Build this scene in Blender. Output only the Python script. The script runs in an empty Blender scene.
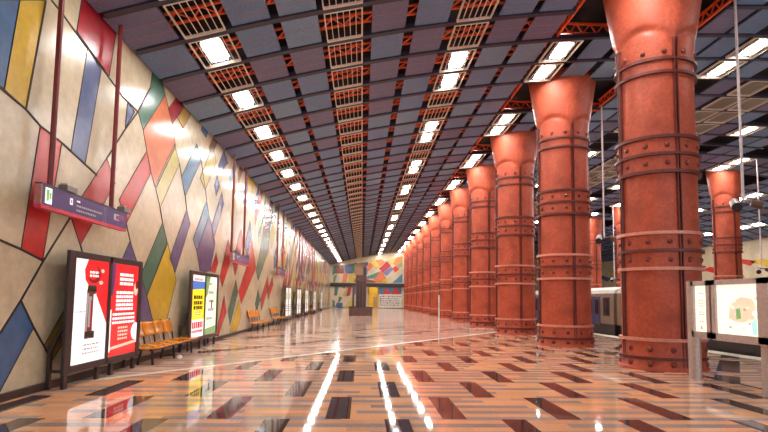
import bpy, bmesh, math, random
from mathutils import Matrix, Vector
C = bpy.context.scene.collection
R = random.Random(7)
PI = math.pi

# ------------------------------------------------------------------ materials
def srgb(r, g, b):
    f = lambda c: (c/255/12.92) if c/255 <= .04045 else ((c/255+.055)/1.055)**2.4
    return (f(r), f(g), f(b), 1)

def mat(name, col, rough=.5, metal=0., spec=.5, noise=.25, scale=6., bump=0., coat=0., em=0., emcol=None, dirt=None, dirt_scale=1.2, coat_rough=.05):
    m = bpy.data.materials.new(name); m.use_nodes = True
    nt = m.node_tree; N = nt.nodes; L = nt.links
    b = N['Principled BSDF']
    b.inputs['Roughness'].default_value = rough
    b.inputs['Metallic'].default_value = metal
    b.inputs['Specular IOR Level'].default_value = spec
    if coat:
        b.inputs['Coat Weight'].default_value = coat
        b.inputs['Coat Roughness'].default_value = coat_rough
    tc = N.new('ShaderNodeTexCoord')
    n1 = N.new('ShaderNodeTexNoise'); n1.inputs['Scale'].default_value = scale
    n1.inputs['Detail'].default_value = 6; n1.inputs['Roughness'].default_value = .65
    L.new(tc.outputs['Object'], n1.inputs['Vector'])
    ramp = N.new('ShaderNodeMapRange')
    ramp.inputs['From Min'].default_value = .3; ramp.inputs['From Max'].default_value = .7
    ramp.inputs['To Min'].default_value = 1-noise; ramp.inputs['To Max'].default_value = 1+noise*.6
    L.new(n1.outputs['Fac'], ramp.inputs['Value'])
    mul = N.new('ShaderNodeVectorMath'); mul.operation = 'SCALE'
    mul.inputs[0].default_value = col[:3]
    L.new(ramp.outputs['Result'], mul.inputs['Scale'])
    out = mul.outputs['Vector']
    if dirt:
        n2 = N.new('ShaderNodeTexNoise'); n2.inputs['Scale'].default_value = dirt_scale
        n2.inputs['Detail'].default_value = 5
        L.new(tc.outputs['Object'], n2.inputs['Vector'])
        r2 = N.new('ShaderNodeMapRange'); r2.inputs['From Min'].default_value = .48; r2.inputs['From Max'].default_value = .72
        L.new(n2.outputs['Fac'], r2.inputs['Value'])
        mx = N.new('ShaderNodeMix'); mx.data_type = 'RGBA'
        L.new(r2.outputs['Result'], mx.inputs['Factor'])
        L.new(out, mx.inputs['A']); mx.inputs['B'].default_value = dirt
        out = mx.outputs['Result']
    L.new(out, b.inputs['Base Color'])
    if em:
        b.inputs['Emission Color'].default_value = emcol or col
        b.inputs['Emission Strength'].default_value = em
    if bump:
        bp = N.new('ShaderNodeBump'); bp.inputs['Strength'].default_value = bump; bp.inputs['Distance'].default_value = .02
        L.new(n1.outputs['Fac'], bp.inputs['Height']); L.new(bp.outputs['Normal'], b.inputs['Normal'])
    return m

M = {}
WALLCOL = {'cream': (218,200,166), 'blue': (72,108,150), 'yellow': (222,182,58), 'yellow2': (206,186,104), 'red': (206,52,44), 'crimson': (178,34,44),
           'slate': (92,104,146), 'ochre': (190,150,70), 'green': (74,122,98), 'green2': (130,150,100), 'orange': (224,120,66), 'blue2': (80,124,160),
           'violet': (98,90,128), 'brownred': (150,70,45), 'teal': (70,120,120), 'slate2': (110,120,165), 'brightyellow': (246,198,20), 'tan': (150,115,80), 'white': (232,226,214)}
for k, c in WALLCOL.items():
    M['w_'+k] = mat('wall_panel_'+k, srgb(*c), rough=.24, noise=.16, scale=5, bump=.04, coat=.25, coat_rough=.16, dirt=tuple(x*.72 for x in srgb(*c)[:3])+(1,), dirt_scale=.7)
M['seam'] = mat('seam_dark', srgb(48,36,30), rough=.7)
M['baseboard'] = mat('baseboard_brown', srgb(66,46,38), rough=.35)
M['rust'] = mat('terracotta_paint', srgb(186,84,57), rough=.46, spec=.35, noise=.3, scale=12, bump=.14, dirt=srgb(154,66,44), dirt_scale=1.6)
M['rust_dark'] = mat('terracotta_flange', srgb(104,42,32), rough=.46, noise=.3, scale=12, bump=.1)
M['rust_rivet'] = mat('terracotta_rivet', srgb(128,54,40), rough=.35, noise=.2)
M['rust_light'] = mat('terracotta_flange_pale', srgb(214,140,118), rough=.4, noise=.25, scale=14)  # paler terracotta for the flanges of the lower band and base
M['panel_blue'] = mat('ceiling_panel_blue', srgb(102,130,172), rough=.55, noise=.25, scale=16)
M['panel_violet'] = mat('ceiling_panel_violet', srgb(106,106,142), rough=.55, noise=.25, scale=16)
M['panel_slate'] = mat('ceiling_panel_slate', srgb(112,144,180), rough=.55, noise=.25, scale=16)
M['panel_line'] = mat('ceiling_panel_chord_line', srgb(150,116,136), rough=.6)  # painted strips standing in for truss chords showing through the panels
M['beam'] = mat('ceiling_beam', srgb(44,40,62), rough=.5)
M['void'] = mat('ceiling_void', srgb(34,22,26), rough=.9)
M['truss'] = mat('truss_orange', srgb(250,92,36), rough=.45, noise=.3, scale=20)
M['grate'] = mat('grate_metal', srgb(240,224,206), rough=.4, noise=.2, scale=30)
M['lamp'] = mat('lamp_diffuser', (1,1,1,1), em=78., emcol=(1,.985,.97,1))
M['lampbox'] = mat('lamp_reflector', srgb(150,140,130), rough=.35)
M['board'] = mat('board_frame', srgb(58,42,40), rough=.32, noise=.2)
M['sign_red'] = mat('sign_red_frame', srgb(226,50,84), rough=.35)
M['sign_violet'] = mat('sign_violet', srgb(74,42,108), rough=.35, noise=.12, em=.05, emcol=srgb(82,48,118))
M['sign_dark'] = mat('sign_dark_violet', srgb(52,34,66), rough=.4)
M['sign_end'] = mat('sign_end_cap', srgb(190,120,112), rough=.4)
M['pole_red'] = mat('pole_red', srgb(130,40,36), rough=.35)
M['steel'] = mat('steel_brushed', srgb(196,176,168), rough=.32, metal=.3, noise=.2, scale=20)
M['pale_pole'] = mat('pole_pale', srgb(224,206,204), rough=.35)
M['grey'] = mat('grey_metal', srgb(136,124,116), rough=.4)
M['dark'] = mat('dark_metal', srgb(44,36,36), rough=.4)
M['seat_orange'] = mat('seat_orange', srgb(246,150,32), rough=.25, noise=.15, coat=.5)
M['white'] = mat('white_matt', srgb(235,232,226), rough=.5)
M['track'] = mat('track_bed', srgb(48,40,38), rough=.9, noise=.5, scale=8)
M['rail'] = mat('rail_steel', srgb(150,140,134), rough=.3, metal=.8)
M['edge'] = mat('platform_edge', srgb(255,246,220), rough=.3)
M['train'] = mat('train_body', srgb(134,112,96), rough=.3, noise=.12)
M['train_roof'] = mat('train_roof', srgb(220,212,200), rough=.4)
M['train_door'] = mat('train_door', srgb(48,66,104), rough=.3)
M['glass_dark'] = mat('window_glass', srgb(40,40,46), rough=.08, spec=.8)
M['kiosk'] = mat('kiosk_brown', srgb(98,64,52), rough=.4, noise=.35, scale=4)
M['kiosk_dark'] = mat('kiosk_dark', srgb(58,40,40), rough=.4, noise=.3, scale=4)

def glow(name, c, e=.75):
    k = 'p_'+name
    if k not in M:
        M[k] = mat('backlit_'+name, srgb(*c), rough=.2, noise=.08, em=e, emcol=srgb(*c), coat=.6)
    return M[k]
glow('white', (244,240,240), .85); glow('red', (222,40,44), .8); glow('darkred', (150,30,34), .5); glow('brown', (110,62,44), .4); glow('black', (36,28,30), .1)
glow('yellow', (250,232,40), .9); glow('blue', (60,120,200), .8); glow('pale', (222,236,206), .95); glow('grey', (170,160,160), .5); glow('skin', (240,190,170), .8)
glow('violet', (110,60,110), .5); glow('mapwash', (222,204,178), .7); glow('map', (240,242,226), .86); glow('mapgreen', (120,170,110), .6); glow('maptan', (190,166,132), .6); glow('mapblue', (170,214,214), .9)

# ------------------------------------------------------------------ mesh builder
class MB:
    def __init__(s): s.v = []; s.f = []; s.m = []; s.mats = []
    def mi(s, k):
        if k not in s.mats: s.mats.append(k)
        return s.mats.index(k)
    def face(s, pts, k):
        b = len(s.v); s.v += [tuple(p) for p in pts]; s.f.append(list(range(b, b+len(pts)))); s.m.append(s.mi(k))
    def box(s, x0, x1, y0, y1, z0, z1, k, bev=0):
        b = len(s.v)
        s.v += [(x,y,z) for z in (z0,z1) for y in (y0,y1) for x in (x0,x1)]
        for f in ((0,2,3,1),(4,5,7,6),(0,1,5,4),(2,6,7,3),(0,4,6,2),(1,3,7,5)):
            s.f.append([b+i for i in f]); s.m.append(s.mi(k))
    def bar(s, p, q, w, h, k, up=(0,0,1)):
        p = Vector(p); q = Vector(q); d = (q-p).normalized(); u = Vector(up)
        a = d.cross(u)
        if a.length < 1e-4: a = d.cross(Vector((1,0,0)))
        a.normalize(); u = a.cross(d)
        b = len(s.v)
        for e in (p, q):
            for sa, su in ((-1,-1),(1,-1),(1,1),(-1,1)): s.v.append(tuple(e+a*sa*w/2+u*su*h/2))
        for f in ((0,3,2,1),(4,5,6,7),(0,1,5,4),(1,2,6,5),(2,3,7,6),(3,0,4,7)):
            s.f.append([b+i for i in f]); s.m.append(s.mi(k))
    def tube(s, p, q, r, k, n=8, r2=None):
        p = Vector(p); q = Vector(q); d = (q-p).normalized(); r2 = r if r2 is None else r2
        a = d.cross(Vector((0,0,1)))
        if a.length < 1e-4: a = Vector((1,0,0))
        a.normalize(); u = a.cross(d); b = len(s.v); i = s.mi(k)
        for e, rr in ((p, r), (q, r2)):
            for j in range(n):
                t = 2*PI*j/n; s.v.append(tuple(e+a*math.cos(t)*rr+u*math.sin(t)*rr))
        for j in range(n):
            s.f.append([b+j, b+(j+1)%n, b+n+(j+1)%n, b+n+j]); s.m.append(i)
        s.f.append([b+j for j in range(n)][::-1]); s.m.append(i)
        s.f.append([b+n+j for j in range(n)]); s.m.append(i)
    def grid(s, rows, k, close=True):
        b = len(s.v); n = len(rows[0]); i = s.mi(k)
        for r in rows: s.v += [tuple(p) for p in r]
        for a in range(len(rows)-1):
            for j in range(n if close else n-1):
                s.f.append([b+a*n+j, b+a*n+(j+1)%n, b+(a+1)*n+(j+1)%n, b+(a+1)*n+j]); s.m.append(i)
    def dome(s, c, nrm, r, k, n=8, rings=3):
        c = Vector(c); z = Vector(nrm).normalized(); a = z.cross(Vector((0,0,1)))
        if a.length < 1e-4: a = Vector((1,0,0))
        a.normalize(); u = z.cross(a); rows = []
        for q in range(rings+1):
            t = PI/2*q/rings; rr = max(r*math.cos(t), .002); hh = r*.8*math.sin(t)
            rows.append([c+a*rr*math.cos(2*PI*j/n)+u*rr*math.sin(2*PI*j/n)+z*hh for j in range(n)])
        s.grid(rows, k)
    def build(s, name, parent=None, smooth=False, bevel=0):
        me = bpy.data.meshes.new(name); me.from_pydata(s.v, [], s.f)
        for k in s.mats: me.materials.append(M[k])
        me.polygons.foreach_set('material_index', s.m)
        if smooth: me.polygons.foreach_set('use_smooth', [True]*len(s.f))
        bm = bmesh.new(); bm.from_mesh(me); bmesh.ops.recalc_face_normals(bm, faces=bm.faces[:]); bm.to_mesh(me); bm.free()
        me.update()
        o = bpy.data.objects.new(name, me); C.objects.link(o)
        if parent is not None: o.parent = parent
        if smooth:
            try: me.set_sharp_from_angle(angle=math.radians(38))
            except Exception: pass
        if bevel:
            md = o.modifiers.new('bevel', 'BEVEL'); md.width = bevel; md.segments = 2; md.limit_method = 'ANGLE'
        return o

def tag(o, label, cat, group=None, kind=None):
    o['label'] = label; o['category'] = cat
    if group: o['group'] = group
    if kind: o['kind'] = kind
    return o
def empty(name, loc=(0,0,0)):
    o = bpy.data.objects.new(name, None); C.objects.link(o); o.location = loc; o.empty_display_size = .2
    return o
def copy_tree(o, parent=None):
    c = o.copy(); C.objects.link(c)
    if parent is not None:
        c.parent = parent
        c.matrix_parent_inverse = o.matrix_parent_inverse.copy()
    for ch in list(o.children): copy_tree(ch, c)
    return c
def struct(o):
    o['kind'] = 'structure'; return o
def nth(i):
    w = ['nearest the camera','second','third','fourth','fifth','sixth','seventh','eighth','ninth','tenth','eleventh','twelfth','thirteenth','fourteenth','fifteenth','sixteenth','seventeenth','eighteenth','nineteenth']
    if i == 0: return w[0]
    if i < len(w): return w[i]+' from the camera'
    n = i+1; suf = 'th' if 10 <= n%100 <= 20 else {1:'st',2:'nd',3:'rd'}.get(n%10,'th')
    return f'{n}{suf} from the camera'

WX = -5.35          # mural wall plane
BAY = 1.5; Y0 = 12.85
YB = 84.0           # end wall
APEX = 15.0
def cz(x):          # height of the vaulted ceiling
    if x > APEX: x = 2*APEX-x
    if x <= 8: return 8.58+.215*x-.00965*x*x
    return 9.683+.0606*(x-8)-.0606*(x-8)**2/(2*(APEX-8))
def cs(x): return (cz(x+.05)-cz(x-.05))/.1
PANELS=[
 ('blue',[(6.98,5.72),(7.63,6.12),(7.44,4.63),(7.08,4.63)]),
 ('yellow',[(7.63,6.12),(8.23,6.49),(7.93,4.51),(7.44,4.62)]),
 ('red',[(8.3,4.37),(8.9,4.28),(8.58,2.17),(8.04,2.31)]),
 ('blue',[(8.11,1.5),(8.46,1.06),(7.79,0.16),(7.72,0.07),(7.56,0.86),(7.71,1.04)]),
 ('ochre',[(9.33,1.38),(8.76,0.73),(8.99,0.45),(9.39,0.82),(9.81,1.12)]),
 ('slate',[(9.52,6.31),(10.04,6.14),(9.67,4.11),(9.19,4.22)]),
 ('crimson',[(9.28,7.5),(9.14,6.46),(10.36,6.16),(10.57,7.34),(10.35,7.42)]),
 ('green',[(12.43,7.34),(12.32,6.75),(11.74,5.93),(12.05,5.59),(13.25,6.96),(13.01,7.26)]),
 ('crimson',[(14.01,7.2),(14.8,7.3),(13.84,6.39),(13.49,6.67)]),
 ('orange',[(12.05,5.59),(13.25,6.96),(13.85,6.36),(14.09,5.89),(12.97,4.53),(12.89,4.38),(12.55,4.74)]),
 ('yellow2',[(14.1,5.8),(14.48,5.43),(13.26,3.92),(12.93,4.35)]),
 ('red',[(10.45,4.44),(10.85,4.0),(9.66,2.54),(9.3,3.04),(9.57,3.4)]),
 ('slate',[(11.21,5.95),(11.57,5.85),(11.16,5.33)]),
 ('red',[(12.31,5.15),(12.61,4.7),(11.44,3.22),(11.06,3.69)]),
 ('blue2',[(15.88,6.46),(16.36,6.06),(15.05,4.59),(14.7,5.09),(15.45,5.97)]),
 ('yellow2',[(17.57,6.98),(18.0,6.45),(16.89,5.18),(16.33,5.46)]),
 ('slate',[(18.95,7.18),(19.57,6.84),(18.54,6.22),(18.26,6.37)]),
 ('violet',[(15.24,4.22),(15.58,3.83),(14.52,2.27),(14.07,2.65),(14.86,3.72)]),
 ('green',[(13.47,3.55),(13.84,3.07),(12.71,1.6),(12.32,2.1)]),
 ('yellow',[(13.88,3.05),(14.62,2.06),(13.97,0.78),(13.16,0.93),(12.71,1.59)]),
 ('violet',[(11.67,2.85),(12.33,2.1),(12.73,1.57),(13.09,1.03),(12.44,0.65),(11.72,1.5),(11.34,2.41)]),
 ('blue2',[(17.12,4.87),(17.44,4.39),(16.3,3.06),(15.91,3.4)]),
 ('violet',[(17.44,4.39),(17.79,4.09),(18.26,3.53),(17.79,2.49),(16.72,2.37),(16.3,3.06)]),
 ('violet',[(18.86,5.54),(19.18,5.14),(18.01,3.58),(17.76,4.08)]),
 ('red',[(18.43,3.19),(18.69,2.84),(18.4,2.47),(17.79,2.49)]),
 ('red',[(19.7,1.63),(20.07,1.0),(19.09,0.1),(18.82,0.23)]),
 ('red',[(19.98,3.85),(20.67,3.27),(19.38,1.97),(19.02,2.37)]),
 ('red',[(22.01,4.57),(22.45,4.09),(21.27,2.47),(20.78,3.03)]),
 ('slate',[(23.69,5.19),(24.25,4.35),(23.32,3.49),(22.77,3.9)]),
 ('red',[(24.17,4.43),(25.36,3.06),(22.48,1.29),(21.95,1.85),(23.56,3.23)]),
 ('green',[(27.23,6.01),(28.81,5.46),(28.4,4.15),(25.94,2.43),(25.37,2.96),(26.63,4.63)]),
 ('yellow2',[(29.22,6.22),(30.46,5.5),(29.46,4.43),(28.7,5.16)]),
 ('blue2',[(31.29,4.86),(31.84,3.84),(30.49,3.25),(30.19,4.02)]),
 ('green',[(21.42,2.33),(21.84,1.81),(20.75,0.41),(20.33,1.03)]),
 ('yellow',[(22.05,1.51),(22.56,0.76),(21.85,0.14),(20.71,0.17)]),
 ('green',[(26.0,2.02),(26.6,1.45),(25.75,0.8),(25.4,1.26)]),
 ('red',[(28.61,2.86),(28.84,2.19),(27.0,0.87),(26.67,1.5)]),
 ('red',[(29.98,2.86),(30.3,2.34),(28.9,1.45),(28.47,1.9)]),
 ('crimson',[(33.77,5.46),(34.56,4.72),(33.2,3.93),(32.66,4.68)]),
 ('slate',[(18.18,6.02),(18.54,5.69),(18.16,5.24),(17.93,5.55)]),
 ('blue2',[(16.49,7.46),(17.05,7.38),(16.77,6.94),(16.24,7.03)]),
 ('ochre',[(14.72,7.3),(15.34,7.29),(14.65,6.54),(14.15,6.69)]),
]
SEAMS=[
 [(7.36,4.61),(7.93,4.51),(8.3,4.37),(8.94,4.27),(10.12,3.99)],
 [(7.51,2.4),(8.04,2.3),(8.6,2.16)],
 [(10.45,4.44),(11.12,5.25),(11.74,5.93)],
 [(9.29,3.01),(8.6,2.16),(8.11,1.5),(7.71,1.02)],
 [(8.11,1.5),(8.46,1.06),(8.76,0.73),(8.98,0.47)],
 [(8.36,6.58),(8.71,6.52),(9.52,6.32),(10.16,6.17),(10.99,5.97),(11.74,5.92)],
 [(11.74,5.92),(12.32,6.75)],
 [(11.44,3.22),(11.7,2.81)],
 [(9.66,2.56),(9.83,2.27)],
 [(13.26,3.92),(13.47,3.55)],
 [(15.05,4.61),(15.24,4.21)],
 [(8.23,6.49),(7.93,4.51)],
 [(16.36,6.06),(17.12,4.87)],
 [(14.09,5.89),(14.1,5.8)],
 [(15.05,4.59),(14.7,5.09),(14.48,5.43)],
]
BACK=[
 ('cream',[(-5.09,7.29),(0.57,7.92),(6.73,8.89),(6.73,4.34),(-5.09,4.18)]),
 ('cream',[(-5.09,3.48),(-0.94,3.53),(-0.94,0.07),(-5.09,0.01)]),
 ('slate',[(-3.21,7.12),(-1.57,7.44),(-1.57,5.75),(-2.83,5.73)]),
 ('brownred',[(-4.84,6.97),(-3.21,7.12),(-2.95,5.73),(-4.84,5.7)]),
 ('green',[(-1.82,7.39),(-0.94,7.6),(-0.94,6.13),(-1.32,5.75),(-1.82,6.12)]),
 ('orange',[(-3.21,5.8),(-2.45,5.81),(-2.65,4.22),(-3.38,4.21)]),
 ('yellow',[(-2.2,5.66),(-0.94,5.88),(-0.94,4.24),(-2.5,4.22)]),
 ('green2',[(-4.84,5.32),(-4.21,5.59),(-4.59,4.19),(-4.84,4.19)]),
 ('tan',[(-1.32,7.39),(0.31,7.67),(0.31,5.65),(-1.32,5.62)]),
 ('slate',[(0.31,7.67),(0.94,7.73),(0.82,5.65),(0.36,5.39)]),
 ('orange',[(0.57,6.91),(1.57,7.94),(2.83,8.16),(1.07,6.16)]),
 ('crimson',[(2.78,6.64),(4.09,7.92),(4.84,7.1),(3.46,5.99)]),
 ('orange',[(1.82,5.54),(3.21,6.32),(3.96,5.19),(3.58,4.42),(2.07,4.28)]),
 ('brownred',[(0.47,4.89),(1.82,4.65),(2.33,4.28),(0.47,4.26)]),
 ('green',[(1.07,5.4),(2.83,6.18),(2.33,5.17),(1.45,4.9)]),
 ('slate2',[(3.46,5.94),(4.84,6.97),(5.22,6.59),(4.09,5.44)]),
 ('orange',[(4.72,7.73),(5.85,8.63),(6.73,8.81),(6.73,7.88),(5.85,7.11)]),
 ('green2',[(5.72,7.23),(6.73,8.0),(6.73,7.12),(6.1,6.73)]),
 ('blue2',[(5.09,4.32),(6.73,5.86),(6.73,4.34)]),
 ('yellow',[(3.08,4.29),(4.09,5.19),(4.34,4.31)]),
 ('teal',[(-4.59,3.48),(-3.96,3.49),(-4.16,2.05),(-4.66,2.04)]),
 ('crimson',[(-2.38,3.51),(-1.75,3.52),(-2.07,2.07),(-2.65,1.94)]),
 ('blue',[(-4.46,0.15),(-4.16,0.91),(-3.21,0.85),(-3.21,0.16)]),
 ('green',[(-3.83,1.92),(-3.26,1.68),(-3.71,0.91),(-4.01,1.04)]),
 ('yellow2',[(-2.95,0.04),(-1.82,1.82),(-1.45,1.58),(-1.45,0.06)]),
 ('slate',[(-3.33,3.5),(-2.83,3.51),(-2.95,3.2)]),
 ('brightyellow',[(1.02,3.51),(2.73,3.53),(2.73,0.11),(1.02,0.09)]),
 ('blue2',[(2.83,3.58),(6.6,3.63),(6.6,2.39),(2.83,2.34)]),
 ('red',[(3.33,2.4),(4.09,3.47),(4.79,2.42)]),
 ('red',[(4.79,2.47),(5.67,3.59),(6.48,2.39)]),
 ('white',[(2.83,2.34),(6.6,2.39),(6.6,0.12),(2.83,0.07)]),

 ('teal',[(-5.0,5.5),(-4.85,7.0),(-4.2,7.1),(-4.7,5.5)]),
 ('green2',[(-1.5,4.3),(-.94,5.3),(-.94,4.3)]),
 ('yellow2',[(-3.2,1.9),(-2.7,3.4),(-2.4,3.4),(-2.6,1.9)]),
 ('teal',[(-4.9,.1),(-4.9,1.4),(-4.5,1.1),(-4.5,.1)]),
 ('slate2',[(-1.7,3.5),(-1.0,3.5),(-1.0,2.4),(-1.3,2.2)]),
 ('yellow',[(1.2,7.8),(2.2,7.95),(2.9,7.0),(2.3,6.6)]),
 ('orange',[(2.2,8.1),(3.2,8.25),(3.9,7.8),(2.9,7.0)]),
 ('red',[(5.0,6.7),(5.6,7.2),(6.2,6.6),(5.5,6.0)]),
 ('blue2',[(.5,4.95),(1.0,5.5),(1.35,5.0),(1.0,4.85)]),
 ('yellow2',[(4.2,7.9),(4.9,8.4),(5.6,8.5),(4.95,7.2)]),
]
# ------------------------------------------------------------------ floor
def floor_material(name, far=False):
    m = bpy.data.materials.new(name); m.use_nodes = True
    nt = m.node_tree; N = nt.nodes; L = nt.links; b = N['Principled BSDF']
    def math_(op, a, c=None, d=None):
        n = N.new('ShaderNodeMath'); n.operation = op
        for i, v in enumerate((a, c, d)):
            if v is None: continue
            if isinstance(v, (int, float)): n.inputs[i].default_value = v
            else: L.new(v, n.inputs[i])
        return n.outputs[0]
    tc = N.new('ShaderNodeTexCoord'); sp = N.new('ShaderNodeSeparateXYZ'); L.new(tc.outputs['Object'], sp.inputs[0])
    X, Y = sp.outputs['X'], sp.outputs['Y']
    # transverse strips of orange and grey stone
    s = math_('DIVIDE', Y, .1875); si = math_('FLOOR', s)
    bx = math_('FLOOR', math_('ADD', math_('DIVIDE', X, .7875), math_('MULTIPLY', si, .37)))
    cmb = N.new('ShaderNodeCombineXYZ'); L.new(si, cmb.inputs[0]); L.new(bx, cmb.inputs[1])
    wn = N.new('ShaderNodeTexWhiteNoise'); wn.noise_dimensions = '3D'; L.new(cmb.outputs[0], wn.inputs['Vector'])
    alt = math_('MODULO', math_('ABSOLUTE', si), 2)
    pick = math_('GREATER_THAN', math_('ADD', math_('MULTIPLY', alt, .5), math_('MULTIPLY', wn.outputs['Value'], .72)), .5)
    mix = N.new('ShaderNodeMix'); mix.data_type = 'RGBA'; L.new(pick, mix.inputs['Factor'])
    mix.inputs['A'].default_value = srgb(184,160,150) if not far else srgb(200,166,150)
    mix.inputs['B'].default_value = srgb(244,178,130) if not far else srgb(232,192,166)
    nz = N.new('ShaderNodeTexNoise'); nz.inputs['Scale'].default_value = 22; nz.inputs['Detail'].default_value = 5
    L.new(tc.outputs['Object'], nz.inputs['Vector'])
    var = math_('ADD', math_('ADD', math_('MULTIPLY', wn.outputs['Value'], .3), .6), math_('MULTIPLY', nz.outputs['Fac'], .5))
    sc = N.new('ShaderNodeVectorMath'); sc.operation = 'SCALE'; L.new(mix.outputs['Result'], sc.inputs[0]); L.new(var, sc.inputs['Scale'])
    if not far:
        row = math_('FLOOR', math_('DIVIDE', math_('SUBTRACT', Y, 6.8), 1.5))
        off = math_('MULTIPLY', math_('MODULO', math_('ABSOLUTE', row), 2), .5)
        u = math_('ADD', math_('ADD', math_('DIVIDE', math_('ADD', X, .3), 1.575), off), 100.5)
        fr = math_('ABSOLUTE', math_('SUBTRACT', math_('FRACT', u), .5))
        tile = math_('LESS_THAN', fr, .165/1.575)
        # half a millimetre of joint round each row
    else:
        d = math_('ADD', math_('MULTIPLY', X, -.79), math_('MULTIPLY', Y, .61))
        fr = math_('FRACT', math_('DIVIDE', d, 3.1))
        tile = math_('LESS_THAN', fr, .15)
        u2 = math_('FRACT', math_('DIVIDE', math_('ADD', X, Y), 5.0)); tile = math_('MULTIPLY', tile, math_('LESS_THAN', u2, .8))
    mt = N.new('ShaderNodeMix'); mt.data_type = 'RGBA'; L.new(tile, mt.inputs['Factor']); L.new(sc.outputs['Vector'], mt.inputs['A'])
    dk = N.new('ShaderNodeVectorMath'); dk.operation = 'SCALE'; dk.inputs[0].default_value = srgb(84,60,56)[:3]
    L.new(math_('ADD', math_('MULTIPLY', nz.outputs['Fac'], 1.2), .4), dk.inputs['Scale'])
    L.new(dk.outputs['Vector'], mt.inputs['B'])
    L.new(mt.outputs['Result'], b.inputs['Base Color'])
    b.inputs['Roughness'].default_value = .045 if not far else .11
    b.inputs['IOR'].default_value = 1.45
    n2 = N.new('ShaderNodeTexNoise'); n2.inputs['Scale'].default_value = 2.2; L.new(tc.outputs['Object'], n2.inputs['Vector'])
    bp = N.new('ShaderNodeBump'); bp.inputs['Strength'].default_value = .02; bp.inputs['Distance'].default_value = .02
    L.new(n2.outputs['Fac'], bp.inputs['Height']); L.new(bp.outputs['Normal'], b.inputs['Normal'])
    return m
M['floor_near'] = floor_material('floor_stone_tiles')
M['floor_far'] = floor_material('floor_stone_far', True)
M['floor_edge'] = mat('floor_grey_stone', srgb(212,182,168), rough=.2, noise=.3, scale=10)
M['floor_line'] = mat('floor_white_line', srgb(255,246,224), rough=.2)
M['floor_dark'] = mat('floor_dark_line', srgb(60,48,44), rough=.12)

XE = 11.9; XD = 7.5; XF = 18.1; XR = 35.0
la, lb = (WX, 9.25), (XD, 25.9)     # the pale inlaid line
lx = lambda x: la[1]+(x-la[0])*(lb[1]-la[1])/(lb[0]-la[0])
b = MB()
b.face([(WX,-6,0),(XD,-6,0),(XD,lb[1],0),(WX,la[1],0)], 'floor_near')
b.face([(WX,la[1]+.34,0),(XD,lb[1]+.34,0),(XD,YB,0),(WX,YB,0)], 'floor_far')
b.face([(WX,la[1],0),(XD,lb[1],0),(XD,lb[1]+.34,0),(WX,la[1]+.34,0)], 'floor_line')
b.face([(XD,-6,0),(XD+.1,-6,0),(XD+.1,YB,0),(XD,YB,0)], 'floor_dark')
b.face([(XD+.1,-6,0),(XE-.62,-6,0),(XE-.62,YB,0),(XD+.1,YB,0)], 'floor_far')
b.face([(XE-.62,-6,0),(XE,-6,0),(XE,YB,0),(XE-.62,YB,0)], 'edge')
b.face([(XE,-6,0),(XE,YB,0),(XE,YB,-1.3),(XE,-6,-1.3)], 'dark')
b.face([(XE,-6,-1.3),(XE,YB,-1.3),(XF,YB,-1.3),(XF,-6,-1.3)], 'track')
b.face([(XF,-6,-1.3),(XF,YB,-1.3),(XF,YB,0),(XF,-6,0)], 'dark')
b.face([(XF,-6,0),(XF,YB,0),(XF+.62,YB,0),(XF+.62,-6,0)], 'edge')
b.face([(XF+.62,-6,0),(XF+.62,YB,0),(XR,YB,0),(XR,-6,0)], 'floor_edge')
fl = struct(b.build('floor'))
# normals of the flat parts must look up
for p in fl.data.polygons:
    if abs(p.normal.z) > .9 and p.normal.z < 0: p.flip()
b = MB()
for x in (12.7, 14.15, 15.9, 17.35): b.box(x-.04, x+.04, -6, YB, -1.3, -1.14, 'rail')
struct(b.build('trim_1'))

# ------------------------------------------------------------------ mural wall
CREAM_H = 8.0
b = MB()
b.face([(WX,-6,0),(WX,YB,0),(WX,YB,CREAM_H),(WX,-6,CREAM_H)], 'w_cream')
e = .003
def patch(name, pts, k):
    b.face([(WX+e+.0006*k, y, z) for y, z in pts], 'w_'+name)
for k, (n, q) in enumerate(PANELS): patch(n, q, k % 6)
cols = ['red','red','green','slate','blue2','violet','yellow','yellow2','crimson','orange','green','ochre','tan']
def shard(y, z, L, w, skew, c, k):
    # slanted lozenge with clipped corners, as the mural's
    ax, az = L*.5*skew, L*.5
    q = [(y+ax, z+az), (y+ax*.55+w, z+az*.35), (y-ax+w*.25, z-az), (y-ax*.55-w, z-az*.35)]
    patch(c, [(yy, min(max(zz, .1), 7.9)) for yy, zz in q], k)
k = 0
y = 24.2
while y < YB-1:
    zz = R.uniform(.6, 1.4)
    while zz < 7.4:
        near = y < 34 and zz < 5.6
        if not near:
            shard(y+R.uniform(-.3,.3), zz, R.uniform(1.7,3.2), R.uniform(.34,.6), R.uniform(.35,.75), R.choice(cols), k % 6)
        k += 1; zz += R.uniform(1.3, 2.2)
    y += R.uniform(1.1, 1.55)
y = 15.5
for (yy, zz, c) in [(17.6,7.0,'tan'),(20.3,6.6,'slate'),(21.6,7.1,'tan'),(22.6,6.4,'slate'),(23.4,7.2,'yellow'),(25.0,6.6,'violet'),(26.2,7.2,'tan'),(20.6,5.2,'yellow2'),(26.0,5.6,'yellow2'),(9.0,3.1,'cream')]:
    if c != 'cream': shard(yy, zz, 1.5, .3, .5, c, k % 6)
    k += 1
for (yy, zz, c) in [(5.6,5.2,'red'),(4.2,2.0,'green'),(3.0,4.6,'orange'),(1.2,1.8,'blue'),(.2,5.0,'yellow'),(5.9,2.6,'crimson')]:
    shard(yy, zz, 2.6, .6, .5, c, k % 6); k += 1
for q in SEAMS:
    for p0, p1 in zip(q, q[1:]):
        b.bar((WX+.005, p0[0], p0[1]), (WX+.005, p1[0], p1[1]), .035, .012, 'seam', up=(1,0,0))
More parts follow.
